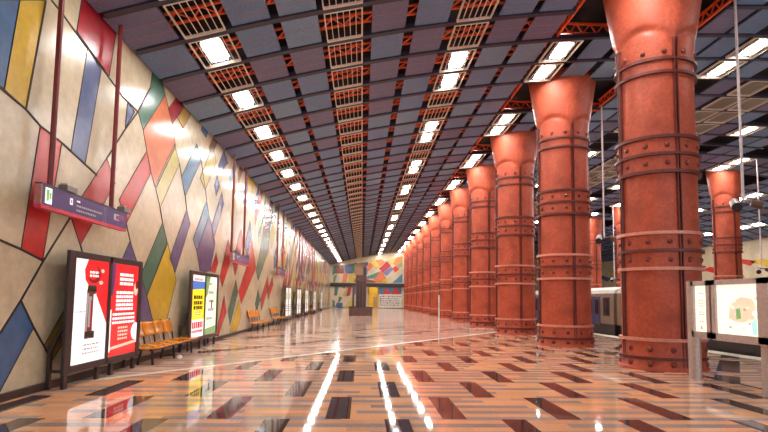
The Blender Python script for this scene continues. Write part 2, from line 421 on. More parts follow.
for n, q in PANELS:            # thin joint round every coloured panel
    for p0, p1 in zip(q, q[1:]+q[:1]):
        b.bar((WX+.004, p0[0], p0[1]), (WX+.004, p1[0], p1[1]), .014, .012, 'seam', up=(1,0,0))
struct(b.build('wall_left'))
b = MB(); b.box(WX, WX+.06, -6, YB, 0, .12, 'baseboard'); struct(b.build('baseboard_left'))

# far wall across the tracks
b = MB()
b.face([(XR,-6,0),(XR,YB,0),(XR,YB,9),(XR,-6,9)], 'w_cream')
RB = random.Random(3)
y = 20
while y < YB-1:
    for zz in (1.2, 3.2, 5.2):
        s_ = RB.uniform(1.2, 2.4); w = RB.uniform(.6, 1.2); c = RB.choice(['blue','red','crimson','slate','yellow','green'])
        yy = y+RB.uniform(-.6,.6); z_ = zz+RB.uniform(-.5,.5)
        b.face([(XR-.004,yy-s_,z_),(XR-.004,yy+w,z_+.5),(XR-.004,yy+s_,z_+.3),(XR-.004,yy-w+.3,z_-.4)], 'w_'+c)
    y += RB.uniform(2.2, 3.4)
struct(b.build('wall_right'))
b = MB(); b.box(XR-.06, XR, -6, YB, 0, .12, 'baseboard'); struct(b.build('baseboard_right'))

# end wall with its mural
b = MB()
b.face([(WX,YB,-1.3),(XR,YB,-1.3),(XR,YB,10.6),(WX,YB,10.6)], 'w_cream')
for k, (n, q) in enumerate(BACK):
    b.face([(x, YB-.01-.002*k, z) for x, z in q], 'w_'+n)
b.box(-4.0,7.0,YB-.02,YB,0,.12,'baseboard')
RC = random.Random(5)
for r in range(5):             # dark marks on the white panel under the triangles
    z = 2.0-r*.36
    x = 3.0
    while x < 6.3:
        w = RC.uniform(.08,.32); b.box(x, x+w, YB-.085, YB-.07, z-.09, z+.07, 'grey' if RC.random() < .6 else 'dark'); x += w+RC.uniform(.08,.25)
struct(b.build('wall_back'))
b = MB(); b.box(WX, 7.0, YB-.35, YB, 3.56, 4.15, 'dark'); struct(b.build('trim_2'))
b = MB()   # yellow doorway at the end wall
b.box(1.02,1.14,YB-.35,YB-.1,0,3.5,'w_brightyellow'); b.box(2.6,2.72,YB-.35,YB-.1,0,3.5,'w_brightyellow'); b.box(1.02,2.72,YB-.35,YB-.1,2.3,3.5,'w_brightyellow')
d1 = struct(b.build('door_1'))
b = MB(); b.box(1.9,2.6,YB-.2,YB-.12,0.02,1.9,'w_ochre'); b.build('door_leaf', d1)
b = MB(); b.box(1.14,1.9,YB-.22,YB-.12,0.02,2.3,'w_brightyellow'); b.build('side_panel', d1)

# ------------------------------------------------------------------ ceiling
NB0, NB1 = -12, 47
def bay(n): return Y0+BAY*n           # start of bay n; bays 1,2 (mod 4) carry the paired lights
strips = []   # (centre, width, kind)
for x, w in ((-4.8,1.03),(-2.66,.86),(-1.6,.86),(.58,.88),(1.72,.88),(4.0,.9),(5.1,.9)): strips.append((x, w, 'panel'))
for x in (7.4,8.5,9.45): strips.append((x, .82, 'recess'))
for x in (10.5,11.5,13.7,17.1,19.3,20.3): strips.append((x, .84, 'panel'))
for x in (22.5,23.6,24.7): strips.append((x, .86, 'recess'))
for x in (25.8,26.9,28.0,29.1,30.2,31.3,32.4,33.5,34.5): strips.append((x, .86, 'panel'))
b = MB()
xs = [WX+.0]+[WX+1.0*i for i in range(1,41)]+[XR]
b.grid([[(x, yy, cz(x)+.75) for x in xs] for yy in (-6, YB)], 'void', close=False)
RP = random.Random(11)
for x, w, kd in strips:
    a = cs(x)
    for n in range(NB0, NB1):
        if kd == 'recess' and n % 4 in (3, 0): continue
        y0, y1 = bay(n)+.1, bay(n+1)-.1
        c = RP.choice(['panel_blue','panel_blue','panel_slate','panel_slate','panel_violet']) if n % 3 else RP.choice(['panel_violet','panel_violet','panel_blue'])
        z0, z1 = cz(x)-a*w/2, cz(x)+a*w/2; zl, zr = min(z0,z1), 0
        p = [(x-w/2,z0),(x+w/2,z1)]
        v = [(p[0][0],y0,z0),(p[1][0],y0,z1),(p[1][0],y1,z1),(p[0][0],y1,z0)]
        b.face(v[::-1], c)
        for q in range(4):
            v0, v1 = v[q], v[(q+1)%4]
            b.face([v0, v1, (v1[0],v1[1],v1[2]+.05), (v0[0],v0[1],v0[2]+.05)], c)
        for yy in (.62, 1.02):
            b.face([(p[0][0],bay(n)+yy,z0-.004),(p[1][0],bay(n)+yy,z1-.004),(p[1][0],bay(n)+yy+.025,z1-.004),(p[0][0],bay(n)+yy+.025,z0-.004)], 'panel_line')
for n in range(NB0, NB1+1):
    pts = [WX+.1, -4.3,-3.2,-2.1,-1.1,0,1.1,2.3,3.5,4.6,5.68]
    y = bay(n)
    for p0, p1 in zip(pts, pts[1:]):
        b.bar((p0,y,cz(p0)+.035),(p1,y,cz(p1)+.035),.17,.14,'beam')
    pts = [10.0,11,12,13.1,14.3,15,16.6,17.7,18.8,20,20.9]
    if n % 4 in (1,2,3): pts = [5.68,6.8,7.9,9.0]+pts+[22,23.1,24.2]
    pts += [25.2,26.4,27.5,28.6,29.7,30.8,31.9,33,34,34.8]
    for p0, p1 in zip(pts, pts[1:]):
        if p0 < 25 and n % 4 == 0 and p1 > 25: continue
        b.bar((p0,y,cz(p0)+.035),(p1,y,cz(p1)+.035),.15,.14,'beam')
struct(b.build('ceiling'))

# orange lattice trusses, one over each bay, seen through the gaps
def truss(x0, x1, y, step):
    b = MB(); n = max(2, round((x1-x0)/step)); xx = [x0+(x1-x0)*i/n for i in range(n+1)]
    dz = .13
    for p, q in zip(xx, xx[1:]):
        b.bar((p,.62,cz(p)+dz),(q,.62,cz(q)+dz),.05,.05,'truss'); b.bar((p,1.02,cz(p)+dz),(q,1.02,cz(q)+dz),.05,.05,'truss')
        m_ = (p+q)/2
        b.bar((p,.64,cz(p)+dz),(m_,1.0,cz(m_)+dz),.025,.025,'truss'); b.bar((m_,1.0,cz(m_)+dz),(q,.64,cz(q)+dz),.035,.035,'truss')
    return b
base = None
for i, n in enumerate(range(-3, NB1)):
    if base is None:
        base = truss(WX+.15, 5.66, 0, .55).build('roof_truss'); o = base
    else: o = copy_tree(base)
    o.location = (0, bay(n), 0)
    tag(o, f'orange steel lattice truss glimpsed between the blue ceiling panels, {nth(i)}', 'truss', 'orange trusses above the ceiling panels')

# girders that frame the open recesses round the column heads
def girder_bm(p, q, step=.4):
    b = MB(); p = Vector(p); q = Vector(q); L_ = (q-p).length; n = max(2, round(L_/step)); up = Vector((0,0,.3))
    b.bar(p, q, .06, .06, 'truss'); b.bar(p+up, q+up, .06, .06, 'truss')
    for i in range(n):
        a = p.lerp(q, i/n); c = p.lerp(q, (i+.5)/n); d = p.lerp(q, (i+1)/n)
        b.bar(a, c+up, .035, .035, 'truss'); b.bar(c+up, d, .035, .035, 'truss')
    return b
def girders():
    out = []
    for n in range(-1, NB1-1):
        if n % 4 != 3: continue
        out.append(n)
    return out
gd = {}
for i, n in enumerate(girders()):
    y0, y1 = bay(n), bay(n+2)
    for key, p, q, txt in (('a',(5.74,.06,0),(5.74,2.94,0),'orange lattice girder on the hall side of column heads'),
                           ('b',(9.93,.06,0),(9.93,2.94,0),'orange lattice girder on the track side of column heads'),
                           ('c',(5.74,3.0,0),(9.93,3.0,0),'orange cross girder behind a near-row column head')):
        if key not in gd:
            gd[key] = girder_bm(p, q).build('lattice_girder'); o = gd[key]
        else: o = copy_tree(gd[key])
        o.location = (0, y0, cz(5.74 if key == 'a' else 9.93 if key == 'b' else 7.5)+.06)
        tag(o, f'{txt}, {nth(i)}', 'girder', 'orange girders round the column heads')

# ------------------------------------------------------------------ ceiling grates and lights
def frame_mb(w, l, bars):
    b = MB(); t = .028
    for x in (-w/2, w/2): b.bar((x,-l/2,0),(x,l/2,0),t,.07,'grate')
    for y in (-l/2, l/2): b.bar((-w/2,y,0),(w/2,y,0),t,.07,'grate')
    for i in range(1, bars): b.bar((-w/2+w*i/bars,-l/2,0),(-w/2+w*i/bars,l/2,0),.016,.03,'grate')
    return b
GL, GW = 1.3, .92
grate0 = frame_mb(GW, GL, 6).build('ceiling_grate')
light0 = frame_mb(GW, GL, 6).build('ceiling_light')
b = MB(); b.box(-.19,.19,-.42,.42,-.02,.0,'lamp'); b.build('diffuser', light0)
b = MB()
b.grid([[(-.25,-.5,-.01),(-.25,.5,-.01)],[(-.2,-.5,.09),(-.2,.5,.09)],[(.2,-.5,.09),(.2,.5,.09)],[(.25,-.5,-.01),(.25,.5,-.01)]],'lampbox',close=False)
b.build('reflector', light0)
used = {'g':0,'l':0}
def place(kind, x, y, label, cat, group, dz=-.02):
    src = grate0 if kind == 'g' else light0
    o = src if used[kind] == 0 else copy_tree(src)
    used[kind] += 1
    o.location = (x, y, cz(x)+dz); o.rotation_euler = (0, -math.atan(cs(x)), 0)
    tag(o, label, cat, group)
iA = iB = iC = iD = iE = iF = 0
for n in range(-3, NB1):
    y = bay(n)+BAY/2
    if n % 2:      # mural-side row: light, grate, light, grate
        if y > 9: place('l', -3.7, y, f'lit ceiling light in the row along the mural wall, {nth(iA)}', 'ceiling light', 'lights next to the mural wall'); iA += 1
    elif y > 9: place('g', -3.7, y, f'empty grate in the light row along the mural wall, {nth(iB)}', 'ceiling grate', 'grates next to the mural wall'); iB += 1
    if y > 8.5: place('g', -.56, y, f'wire grate in the unbroken middle grate row, {nth(iC)}', 'ceiling grate', 'grates of the middle row'); iC += 1
    if y > 8.5:
        if n % 4 in (1, 2): place('l', 2.87, y, f'paired ceiling light in the row before the columns, {nth(iD)}', 'ceiling light', 'paired lights of the second row'); iD += 1
        else: place('g', 2.87, y, f'empty grate in the paired-light row before the columns, {nth(iE)}', 'ceiling grate', 'grates of the paired-light row'); iE += 1
    if n % 4 in (1, 2) and y > 8: place('l', 6.17, y, f'bright paired ceiling light beside the near-row column heads, {nth(iF)}', 'ceiling light', 'paired lights beside the column heads'); iF += 1
cnt = {}
for x, kd, txt in ((12.56,'l','over the near track edge'),(14.86,'g','in the first grate row over the tracks'),(16.0,'g','in the second grate row over the tracks'),(18.2,'l','over the far platform edge'),(21.4,'l','beside the far-row column heads'),(27.1,'l','added to brighten the far platform'),(32.2,'l','added to brighten the far side wall')):  # last two light rows are added to brighten the far platform and wall
    for n in range(-4, 30):
        y = bay(n)+BAY/2
        if kd == 'l' and n % 4 not in (1, 2): continue
        if not (x*500/(420 if x > 14 else 640) < y < 52): continue
        i = cnt.get(x, 0); cnt[x] = i+1
        if kd == 'l': place('l', x, y, f'lit ceiling light {txt}, {nth(i)}', 'ceiling light', f'lights {txt}')
        else: place('g', x, y, f'wire ceiling grate {txt}, {nth(i)}', 'ceiling grate', f'grates {txt}')
# ------------------------------------------------------------------ columns
def P(r, t, z, sy=.92): return (r*math.cos(t), r*sy*math.sin(t), z)
NS = 64
def ring_rows(prof): return [[P(r, 2*PI*j/NS, z) for j in range(NS)] for r, z in prof]
def rivets(b, r, z, k='rust_rivet', n=12, rad=.066):
    for i in range(n):
        t = 2*PI*(i+.5)/n
        b.dome(P(r, t, z), (math.cos(t), math.sin(t), 0), rad, k)
def flange(b, r0, r1, z, h, k):
    b.grid(ring_rows([(r0, z-h/2),(r1, z-h/2),(r1, z+h/2),(r0, z+h/2)]), k)
RS = .89
def make_column(top):
    root = empty('riveted_column')
    b = MB(); b.grid(ring_rows([(RS+.02,.0),(RS+.02,2.0),(RS,4.0),(RS-.01,7.2)]), 'rust'); b.build('shaft', root, smooth=True)
    # capital: flares out, the flare starting lower over the four ribs
    rows = []
    nz = 60; zt = top
    for i in range(nz+1):
        z = 7.1+(zt-7.1)*i/nz; row = []
        for j in range(NS):
            t = 2*PI*j/NS
            zc = 7.98+.32*abs(math.sin(2*t))**.7
            r = RS+.055*max(0, z-7.4)
            d = z-zc; sm = max(0, min(1, (d+.04)/.16)); sm = sm*sm*(3-2*sm)
            r += .035*sm+.1*max(0, d)-.035*math.exp(-((d+.05)/.07)**2)
            row.append(P(r, t, z))
        rows.append(row)
    b = MB(); b.grid(rows, 'rust'); b.build('capital', root, smooth=True)
    b = MB(); flange(b, RS-.02, RS+.075, 7.17, .07, 'rust_dark'); flange(b, RS-.02, RS+.075, 7.5, .07, 'rust_dark'); rivets(b, RS+.03, 7.68); b.build('top_band', root, smooth=True)
    for z0, z1, z2 in ((4.72,5.15,5.57),(2.40,2.83,3.25)):
        b = MB()
        b.grid(ring_rows([(RS,z0-.02),(RS+.03,z0-.02),(RS+.03,z2+.02),(RS,z2+.02)]), 'rust')
        for z in (z0, z2): flange(b, RS-.02, RS+.1, z, .075, 'rust_light' if z0 < 3 else 'rust_dark')
        flange(b, RS-.02, RS+.1, z1, .07, 'rust_dark')
        rivets(b, RS+.03, (z0+z1)/2); rivets(b, RS+.03, (z1+z2)/2)
        b.build('riveted_band', root, smooth=True)
    b = MB()
    b.grid(ring_rows([(RS+.12,0),(RS+.12,.05),(RS+.08,.1),(RS+.05,.7),(RS,.73)]), 'rust')
    flange(b, RS, RS+.1, .72, .075, 'rust_light'); flange(b, RS, RS+.11, .29, .07, 'rust_dark')
    rivets(b, RS+.07, .16, rad=.075); rivets(b, RS+.06, .5, rad=.07)
    b.build('base', root, smooth=True)
    for q in range(4):
        t = q*PI/2; b = MB(); c, s = math.cos(t), math.sin(t); sy = .92
        for o in (-.035, .035):
            prof = [(RS,.0),(RS,7.1),(RS+.033,8.0)]
            for (r0,z0),(r1,z1) in zip(prof, prof[1:]):
                off = Vector((-s*o, c*o, 0))
                a0 = Vector(P(r0+.02, t, z0))+off; a1 = Vector(P(r1+.02, t, z1))+off
                b.bar(a0, a1, .022, .11, 'rust_dark', up=(c,s,0))
        b.build('rib', root)
    return root
ctop = cz(7.45)+.3
col0 = make_column(ctop)
CY = [12.2+5.92*i for i in range(12)]
for i, y in enumerate(CY):
    o = col0 if i == 0 else copy_tree(col0)
    o.location = (7.45, y, 0)
    tag(o, f'massive terracotta riveted steel column with flared head, near platform row, {nth(i)}', 'column', 'riveted columns of the near row', 'thing')
for i, y in enumerate([29.8,35.8,41.8,47.8,53.8]):
    o = copy_tree(col0); o.location = (22.5, y, 0); o.scale = (.84,.84,1)
    tag(o, f'terracotta riveted column on the far platform across the tracks, {nth(i)}', 'column', 'riveted columns of the far row', 'thing')

# ------------------------------------------------------------------ advertising boards
def rect(b, y0, y1, z0, z1, k, x): b.face([(x,y0,z0),(x,y1,z0),(x,y1,z1),(x,y0,z1)], k)
class Poster:
    """a backlit sheet in the plane x = 0; u runs 0..1 left to right as seen from the platform, v 0..1 top to bottom"""
    def __init__(s, y0, y1, z0, z1, bg): s.y0, s.y1, s.z0, s.z1 = y0, y1, z0, z1; s.b = MB(); s.n = 0; s.poly([(0,0),(1,0),(1,1),(0,1)], bg)
    def poly(s, pts, k):
        s.b.face([(.0007*s.n, s.y0+(s.y1-s.y0)*u, s.z1-(s.z1-s.z0)*v) for u, v in pts], 'p_'+k); s.n += 1
    def disc(s, u, v, ru, rv, k, n=20): s.poly([(max(0,min(1,u+ru*math.cos(2*PI*i/n))), v+rv*math.sin(2*PI*i/n)) for i in range(n)], k)
    def text(s, u0, u1, v, h, k, rr, wmin=.03, wmax=.09, gap=.018):
        u = u0
        while u < u1:
            w = min(rr.uniform(wmin, wmax), u1-u); s.n -= 0
            s.b.face([(.0007*s.n, s.y0+(s.y1-s.y0)*a, s.z1-(s.z1-s.z0)*c) for a, c in ((u,v),(u+w,v),(u+w,v+h),(u,v+h))], 'p_'+k)
            u += w+gap
        s.n += 1
    def build(s, name, parent): return s.b.build(name, parent)
def poster_drink(p):
    r = random.Random(1)
    p.poly([(.36,0),(1,0),(1,.64),(.9,.56),(.78,.46),(.66,.36),(.45,.28),(.3,.2),(.27,.1)], 'red')
    p.disc(.55,.14,.2,.09,'darkred'); p.disc(.5,.12,.17,.075,'red')
    p.text(.42,.68,.11,.022,'white',r); p.text(.42,.68,.145,.022,'white',r)
    p.disc(.8,.1,.05,.02,'skin'); p.disc(.76,.22,.06,.02,'skin')
    p.poly([(.36,.3),(.62,.3),(.62,.77),(.34,.77)], 'brown'); p.poly([(.36,.33),(.42,.33),(.4,.7),(.35,.7)], 'grey')
    p.poly([(.38,.25),(.62,.25),(.64,.31),(.36,.31)], 'black')
    p.poly([(.55,.34),(.63,.33),(.62,.72),(.55,.72)], 'white')
    p.poly([(.42,.36),(.5,.36),(.5,.66),(.42,.66)], 'grey')
    p.poly([(.48,.4),(.54,.4),(.54,.7),(.48,.7)], 'darkred')
    p.poly([(.37,.7),(.62,.7),(.62,.77),(.37,.77)], 'black')
    p.text(.06,.36,.5,.014,'grey',r)
    for v in (.82,.86,.9): p.text(.3,.8,v,.016,'grey',r)
def poster_red(p):
    r = random.Random(2)
    p.poly([(0,.0),(.16,.0),(.14,.2),(.1,.34),(0,.36)], 'violet')
    p.disc(.92,.27,.08,.075,'skin'); p.disc(.95,.22,.06,.05,'darkred')
    for v in (.1,.15,.2): p.text(.3,.8,v,.032,'white',r,.06,.16,.015)
    for v in (.3,.345,.39,.435,.48): p.text(.2,.82,v,.03,'white',r,.05,.14,.015)
    for v in (.54,.585,.63): p.text(.1,.9,v,.026,'white',r,.04,.1,.012)
    for v in (.69,.73,.77,.81): p.text(.3,.65,v,.022,'skin',r)
    p.disc(.95,.76,.17,.1,'white')
    p.poly([(0,.9),(1,.86),(1,.89),(0,.93)], 'skin'); p.poly([(0,.5),(.05,.5),(.05,.95),(0,.95)], 'white')
def poster_yellow(p):
    r = random.Random(3)
    p.poly([(0,0),(1,0),(1,.1),(0,.1)], 'white'); p.poly([(0,.1),(1,.1),(1,.22),(0,.24)], 'blue'); p.text(.15,.85,.05,.04,'grey',r)
    for v in (.33,.42,.5): p.text(.15,.85,v,.06,'black',r,.08,.16,.03)
    for v in (.59,.63): p.text(.25,.75,v,.025,'grey',r)
    p.poly([(0,.72),(1,.72),(1,1),(0,1)], 'white'); p.text(.08,.92,.76,.1,'red',r,.1,.18,.03); p.text(.08,.92,.89,.04,'red',r)
def poster_pale(p):
    r = random.Random(4)
    p.poly([(0,0),(.4,0),(.2,.3),(0,.4)], 'mapgreen'); p.poly([(.6,0),(1,0),(1,.2)], 'white'); p.poly([(.25,.5),(.6,.35),(.75,.6),(.4,.8)], 'white')
    for v in (.1,.25,.4,.55,.7): p.text(r.uniform(.1,.3),r.uniform(.5,.8),v,.05,'grey',r,.06,.12)
    p.poly([(.5,.42),(.62,.4),(.6,.55),(.5,.56)], 'brown'); p.poly([(0,.9),(1,.86),(1,1),(0,1)], 'mapgreen')
def poster_white(p):
    r = random.Random(5)
    p.poly([(.2,.1),(.8,.1),(.8,.45),(.2,.5)], 'pale'); p.poly([(.3,.2),(.6,.15),(.65,.4),(.3,.4)], 'maptan')
    for v in (.6,.66,.72,.8): p.text(.15,.85,v,.03,'grey',r)
def make_board(fa, bga, fb, bgb):
    root = empty('advertising_board')
    L_ = 2.86; z0, z1 = .24, 2.37
    b = MB()
    b.box(-.06,0,0,.2,z0,z1,'board'); b.box(-.06,0,1.38,1.48,z0,z1,'board'); b.box(-.06,0,2.7,L_,z0,z1,'board')
    b.box(-.06,0,.2,2.7,z0,z0+.13,'board'); b.box(-.06,0,.2,2.7,z1-.12,z1,'board'); b.box(-.06,-.035,.2,2.7,z0,z1,'board')
    b.build('frame', root, bevel=.01)
    for y0, y1, f, bg in ((.2,1.38,fa,bga),(1.48,2.7,fb,bgb)):
        p = Poster(y0, y1, z0+.13, z1-.12, bg); f(p); o = p.build('poster', root); o.location = (-.025,0,0)
    for y in (.04,1.1,1.62,2.6):
        b = MB(); b.box(-.07,-.01,y,y+.1,0,z0+.02,'board'); b.build('leg', root)
    for y in (.02,2.72):
        b = MB(); b.box(-.3,-.24,y,y+.06,0,.75,'board'); b.bar((-.27,y+.035,.62),(-.05,y+.035,1.15),.05,.05,'board'); b.bar((-.255,y+.035,.3),(-.05,y+.035,.3),.05,.05,'board'); b.build('brace', root)
    return root
boards = []
o = make_board(poster_drink, 'white', poster_red, 'red'); o.location = (-5.0,8.76,0)
tag(o, 'dark framed double poster board, white drink advert beside red text poster', 'advertising board', 'poster boards along the mural wall')
o = make_board(poster_yellow, 'yellow', poster_pale, 'pale'); o.location = (-5.0,14.85,0)
tag(o, 'dark framed double poster board with yellow advert and pale green poster', 'advertising board', 'poster boards along the mural wall')
wb = make_board(poster_white, 'white', poster_white, 'white')
for i, y in enumerate((33.1,38.8,44.4,52.0,61.0)):
    o = wb if i == 0 else copy_tree(wb); o.location = (-5.0,y,0)
    tag(o, 'dark framed double poster board with whitish posters, ' + ('first','second','third','fourth','fifth')[i] + ' beyond the far benches', 'advertising board', 'poster boards along the mural wall')

# ------------------------------------------------------------------ benches
def make_bench(nseat, table):
    root = empty('bench'); p = .6
    for i in range(nseat):
        y0, y1 = i*p+.03, (i+1)*p-.03
        rows = []
        for k in range(7):
            t = k/6; x = .02+.5*t; z = .43-.05*math.sin(PI*t)*.9+(.02 if k == 0 else 0)
            rows.append([(x, y0, z), (x, (y0+y1)/2, z-.012), (x, y1, z)])
        b = MB(); b.grid(rows, 'seat_orange', close=False); o = b.build('seat', root, smooth=True); md = o.modifiers.new('thick','SOLIDIFY'); md.thickness = .03
        rows = []
        for k in range(6):
            t = k/5; z = .62+.34*t; x = -.02-.09*t-.02*math.sin(PI*t)
            rows.append([(x, y0, z), (x-.03, (y0+y1)/2, z), (x, y1, z)])
        b = MB(); b.grid(rows, 'seat_orange', close=False); o = b.build('backrest', root, smooth=True); md = o.modifiers.new('thick','SOLIDIFY'); md.thickness = .03
        b = MB(); b.bar((.03,(y0+y1)/2,.44),(-.04,(y0+y1)/2,.66),.05,.03,'steel'); b.build('back_support', root)
    for i in range(nseat+1):
        y = i*p
        b = MB(); b.bar((-.03,y,.6),(-.13,y,.98),.035,.035,'dark'); b.bar((-.03,y,.6),(.0,y,.42),.035,.03,'dark'); b.build('divider', root)
    L_ = nseat*p
    if table:
        b = MB(); b.box(0,.52,L_+.03,L_+.55,.40,.435,'seat_orange'); b.build('table_top', root, bevel=.01); L_ += .55
    b = MB(); b.box(.1,.16,0,L_,.33,.38,'dark'); b.box(.36,.42,0,L_,.33,.38,'dark'); b.build('rail', root)
    for y in (.15, L_*.5, L_-.15):
        b = MB(); b.bar((.39,y,0),(.36,y,.36),.045,.045,'dark'); b.build('leg', root)
        b = MB(); b.bar((.05,y,0),(.12,y,.36),.045,.045,'dark'); b.build('leg', root)
    return root
bn = make_bench(4, True)
for i, (y, txt) in enumerate(((11.78,'orange seat bench with dark legs between the two nearest poster boards'),(23.6,'orange seat bench on the mural wall, second from the camera'),(29.3,'orange seat bench on the mural wall, just before the white poster boards'),(48.4,'small distant orange bench between white poster boards'))):
    o = bn if i == 0 else copy_tree(bn); o.location = (-5.2,y,0); tag(o, txt, 'bench', 'orange benches along the mural wall')

b = MB(); rr = random.Random(4)
rows = [[(0.075*math.sin(PI*a/6)*math.cos(2*PI*j/10)*rr.uniform(.7,1.15), .07*math.sin(PI*a/6)*math.sin(2*PI*j/10)*rr.uniform(.7,1.15), .055-.055*math.cos(PI*a/6)*rr.uniform(.85,1.0)) for j in range(10)] for a in range(7)]
b.grid(rows, 'white'); o = b.build('crumpled_paper'); o.location = (-4.62,13.1,.0)
tag(o, 'crumpled white paper lying on the floor before the nearest orange bench', 'paper')

# ------------------------------------------------------------------ hanging platform signs
def make_sign(detail):
    root = empty('hanging_sign'); L_ = 2.8
    b = MB(); b.box(-.05,.06,0,L_,2.93,2.985,'sign_red'); b.box(-.05,.06,0,L_,3.3,3.325,'sign_dark'); b.box(-.05,.05,0,.03,2.98,3.3,'sign_end'); b.box(-.05,.05,L_-.03,L_,2.98,3.3,'sign_dark'); b.box(-.045,.05,.03,L_-.03,2.97,3.31,'sign_violet')
    b.build('sign_box', root)
    b = MB(); r = random.Random(8); x = .054
    rect(b, .1, .27, 3.02, 3.27, 'p_pale', x); rect(b, .13,.2,3.05,3.24,'p_mapgreen',x+.002); rect(b, .21,.25,3.09,3.2,'p_mapgreen',x+.002)
    b.build('pictogram', root)
    b = MB(); rect(b, .03, L_-.03, 2.985, 3.3, 'sign_violet', .0515)
    for y0, y1, z0, z1 in ((.76,.84,3.12,3.23),(.96,1.06,3.2,3.225)): rect(b, y0, y1, z0, z1, 'p_white', x)
    for z, y1 in ((3.12,1.75),(3.04,1.6)):
        y = .96
        while y < y1:
            w = r.uniform(.03,.08); rect(b, y, y+w, z, z+.03, 'p_grey', x); y += w+.018
    rect(b, .785,.815,3.145,3.205,'sign_violet',x+.002)
    for y in (2.0,2.06): rect(b, y-.12+ .0, y-.115, 2.99, 3.28, 'p_grey', x)
    rect(b, 2.26,2.46,3.1,3.22,'p_grey',x); rect(b, 2.34,2.5,3.12,3.2,'p_violet',x+.002); rect(b, 2.5,2.66,3.06,3.2,'p_violet',x)
    b.build('sign_face', root)
    for y in (.5, 2.5):
        b = MB(); b.tube((-.13,y,2.95),(-.13,y,cz(-5.13)+.1),.045,'pole_red'); b.build('pole', root)
        b = MB(); b.box(-.07,.08,y+.12,y+.42,3.33,3.42,'grey'); b.box(-.05,.06,y+.14,y+.24,3.42,3.45,'steel'); b.build('bracket', root)
    return root
sg = make_sign(True)
for i, (y, t) in enumerate(((7.8,'violet hanging sign with red edges above the nearest poster board'),(19.2,'violet hanging sign on two red poles, second from the camera'),(29.7,'violet hanging sign above the bench before the white poster boards'),(40.2,'small violet hanging sign, fourth from the camera'),(51.0,'small violet hanging sign, farthest from the camera'))):
    o = sg if i == 0 else copy_tree(sg); o.location = (-5.0,y,0); tag(o, t, 'sign', 'violet signs hanging along the mural wall')

# ------------------------------------------------------------------ information board on the right
root = empty('information_board', (7.05,0,0))
for y in (8.3, 10.26):
    b = MB()
    prof = [(.11*math.cos(2*PI*j/20), .14*math.sin(2*PI*j/20)) for j in range(20)]
    b.grid([[(px, y+.13+py, z) for px, py in prof] for z in (0, 2.06)], 'steel'); b.face([(px, y+.13+py, 2.06) for px, py in prof], 'steel'); b.build('post', root, smooth=True)
b = MB(); x0, x1 = -.17, -.02
for y0, y1 in ((8.22,9.6),(9.66,10.22)):
    b.box(x0,x1,y0,y0+(.24 if y0 < 9 else .1),.9,2.05,'steel'); b.box(x0,x1,y1-.1 if y1 < 10 else y1-.08,y1,.9,2.05,'steel'); b.box(x0,x1,y0,y1,.88,1.02,'steel'); b.box(x0,x1,y0,y1,1.95,2.05,'steel'); b.box(x0+.05,x1,y0,y1,.9,2.05,'steel')
b.box(-.12,-.05,9.58,9.68,.95,2.0,'dark')
b.build('frame', root)
def flip_poster(y0, y1, bg):   # board faces the mural: seen from the hall u runs towards smaller y
    p = Poster(y1, y0, 1.0, 1.95, bg); return p
p = flip_poster(8.46, 9.5, 'map')
rm = random.Random(12)
p.poly([(.28,.66),(.33,.4),(.45,.3),(.6,.24),(.86,.28),(.95,.5),(.86,.68),(.6,.74),(.42,.72)], 'mapwash')
for k_ in range(46):
    u_, v_ = rm.uniform(.08,.95), rm.uniform(.14,.86); s_ = rm.uniform(.02,.07)
    if not (.25 < u_ < .95 and .25 < v_ < .75) and k_ % 2: continue
    p.poly([(u_,v_),(u_+s_,v_-.01),(u_+s_*1.1,v_+s_*.6),(u_+.01,v_+s_*.7)], rm.choice(['map','maptan','mapwash','pale','mapwash','map']))
p.poly([(.5,.48),(.6,.46),(.62,.66),(.51,.68)], 'mapgreen'); p.poly([(.84,.72),(.97,.62),(.97,.95),(.87,.95)], 'mapblue')
o = p.build('map_sheet', root); o.location = (-.125,0,0); o.scale = (-1,1,1)
p = flip_poster(9.76, 10.14, 'map'); r = random.Random(6)
for v in (.15,.3,.36,.42,.55,.6,.75): p.text(.3,.7,v,.03,'maptan',r,.1,.2,.05)
p.poly([(.4,.86),(.55,.86),(.55,.94),(.4,.94)], 'grey')
o = p.build('notice_sheet', root); o.location = (-.125,0,0); o.scale = (-1,1,1)
tag(root, 'steel framed lit map board on two posts beside the nearest column', 'information board')

# ------------------------------------------------------------------ slim pole, cameras
b = MB(); b.box(-.05,.05,-.05,.05,0,.03,'steel'); b.tube((0,0,0),(0,0,1.95),.045,'white',10); o = b.build('marker_post'); o.location = (6.22,40.3,0)
tag(o, 'slim white upright post on the floor before the distant columns', 'post')
def make_cam(zb, x):
    root = empty('camera_pole')
    b = MB(); b.tube((0,0,zb),(0,0,cz(x)+.1),.034,'pale_pole',10); b.build('pole', root)
    b = MB(); b.bar((-.22,0,zb+.03),(.25,0,zb+.03),.05,.05,'grey'); b.build('crossbar', root)
    b = MB(); b.tube((-.34,-.2,zb-.16),(-.1,.2,zb+.05),.11,'steel',14); b.tube((-.36,-.24,zb-.18),(-.34,-.2,zb-.16),.12,'dark',14); b.build('camera', root)
    b = MB(); b.tube((.2,.0,zb),(.42,-.1,zb-.08),.09,'kiosk',12,.12); b.build('speaker', root)
    return root
c0 = make_cam(4.25, 10.0); c0.location = (10.0,12.6,0); tag(c0, 'pale pole hanging from the ceiling with camera and speaker, near info board', 'camera pole', 'poles with cameras over the platform edge')
c1 = copy_tree(c0); c1.location = (10.0,20.2,0); tag(c1, 'pale hanging pole with camera, seen between the two nearest columns', 'camera pole', 'poles with cameras over the platform edge')
c2 = make_cam(3.5, 22.0); c2.location = (22.0,26.6,0); tag(c2, 'thin hanging camera pole over the far platform, beside the far column', 'camera pole', 'poles with cameras over the far platform')
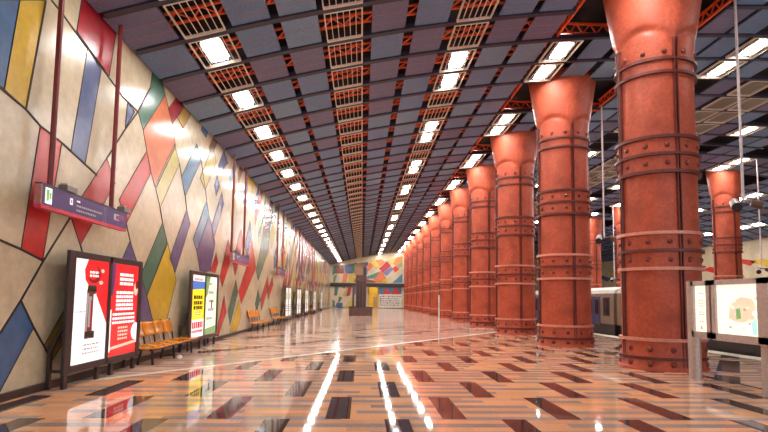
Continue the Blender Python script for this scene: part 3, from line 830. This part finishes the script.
c3 = copy_tree(c2); c3.location = (20.9,40.6,0); tag(c3, 'thin hanging camera pole over the far platform, seen between two nearest columns', 'camera pole', 'poles with cameras over the far platform')

# ------------------------------------------------------------------ metro train on the near track
def make_car(L_):
    root = empty('metro_car'); w = 2.7
    prof = [(0,-.55),(0,1.72),(.03,1.95)]
    b = MB()
    pl = [(0,.5),(0,1.75),(.04,2.0),(w-.04,2.0),(w,1.75),(w,.5)]
    b.grid([[(x,y,z) for x, z in pl] for y in (0, L_)], 'train', close=True)
    b.face([(x,0,z) for x, z in pl], 'train'); b.face([(x,L_,z) for x, z in pl][::-1], 'train'); b.build('body', root)
    b = MB(); pr = [(.02,2.0),(.12,2.17),(.5,2.32),(w/2,2.38),(w-.5,2.32),(w-.12,2.17),(w-.02,2.0)]
    b.grid([[(x,y,z) for x, z in pr] for y in (0, L_)], 'train_roof', close=True); b.face([(x,0,z) for x, z in pr], 'train_roof'); b.face([(x,L_,z) for x, z in pr], 'train_roof'); b.build('roof', root)
    b = MB(); b.box(.08,w-.08,.1,L_-.1,-.6,.5,'dark'); b.build('skirt', root)
    n = 4; pitch = L_/n
    for i in range(n):
        yc = pitch*(i+.5)
        for s in (-1, 1):
            ya, yb = (yc-.68, yc-.01) if s < 0 else (yc+.01, yc+.68)
            b = MB(); b.box(-.025,.03,ya,yb,.45,1.86,'train_door'); d = b.build('door', root, bevel=.01)
            b = MB(); b.box(-.035,-.02,ya+.16,yb-.16,.95,1.7,'glass_dark'); b.build('door_window', d)
    for i in range(n+1):
        y0 = max(.4, pitch*(i-.5)+1.0); y1 = min(L_-.4, pitch*(i+.5)-1.0)
        b = MB(); b.box(-.02,.03,y0,y1,.88,1.82,'dark'); fr = b.build('window', root, bevel=.02)
        b = MB(); b.box(-.03,-.015,y0+.06,y1-.06,.94,1.76,'glass_dark'); b.build('pane', fr)
    for y in (2.5, L_-2.5):
        for dy in (-.9,.9):
            b = MB(); b.tube((.55,y+dy,-.74),(.75,y+dy,-.74),.4,'dark',20); b.build('wheel', root)
    return root
car = make_car(16.4)
for i, y in enumerate((6.0,22.7,39.4)):
    o = car if i == 0 else copy_tree(car); o.location = (12.08,y+.9,0)
    tag(o, ('dark bodied metro car behind the lit map board','metro car with blue doors seen between the two nearest columns','last metro car of the train behind the distant columns')[i], 'metro car', 'cars of the metro train')

# ------------------------------------------------------------------ tall brown kiosk at the end of the hall
root = empty('kiosk_tower', (-.1,47.6,0))
b = MB(); b.box(-1.1,1.1,-.9,.9,0,.82,'kiosk'); b.box(-1.15,1.15,-.95,.95,.78,.84,'kiosk_dark'); b.build('plinth', root)
b = MB(); b.box(-.5,.5,-.4,.4,.84,3.8,'kiosk'); b.build('shaft', root)
for x in (-.28,.02,.3):
    b = MB(); b.box(x-.07,x+.07,-.43,-.4,.84,3.2,'kiosk_dark'); b.build('slot', root)
b = MB(); b.box(-.65,.2,-.35,.35,3.8,4.75,'w_tan'); b.box(.2,.42,-.3,.3,3.8,4.6,'kiosk_dark'); b.build('head', root)
for s in (-1,):
    b = MB(); b.box(s*.72-.1,s*.72+.1,-.2,.2,.84,2.9,'kiosk'); b.build('side_post', root)
tag(root, 'tall brown kiosk tower on a broad plinth at the end of the hall', 'kiosk')

# ------------------------------------------------------------------ added world fill, let in by the end left unbuilt, camera
w = bpy.data.worlds.new('world'); bpy.context.scene.world = w; w.use_nodes = True
w.node_tree.nodes['Background'].inputs['Color'].default_value = (.92,.95,1,1)
w.node_tree.nodes['Background'].inputs['Strength'].default_value = 1.5

cam = bpy.data.cameras.new('camera'); co = bpy.data.objects.new('camera', cam); C.objects.link(co)
F = 500.; Pt = math.radians(4.3); roll = .013; yaw = math.radians(2.456773)
f = Vector((math.sin(yaw)*math.cos(Pt), math.cos(yaw)*math.cos(Pt), math.sin(Pt)))
r = f.cross(Vector((0,0,1))).normalized(); u = r.cross(f)
r, u = r*math.cos(roll)+u*math.sin(roll), u*math.cos(roll)-r*math.sin(roll)
m = Matrix((r, u, -f)).transposed().to_4x4(); m.translation = (0,0,1.6)
co.matrix_world = m
cam.sensor_width = 36; cam.lens = F/768*36; cam.shift_y = .058838; cam.clip_end = 300
sc = bpy.context.scene; sc.camera = co
sc.view_settings.view_transform = 'Standard'
sc.view_settings.exposure = 0.0
sc.cycles.use_denoising = True
sc.cycles.max_bounces = 6; sc.cycles.diffuse_bounces = 4; sc.cycles.glossy_bounces = 4
sc.cycles.sample_clamp_indirect = 8
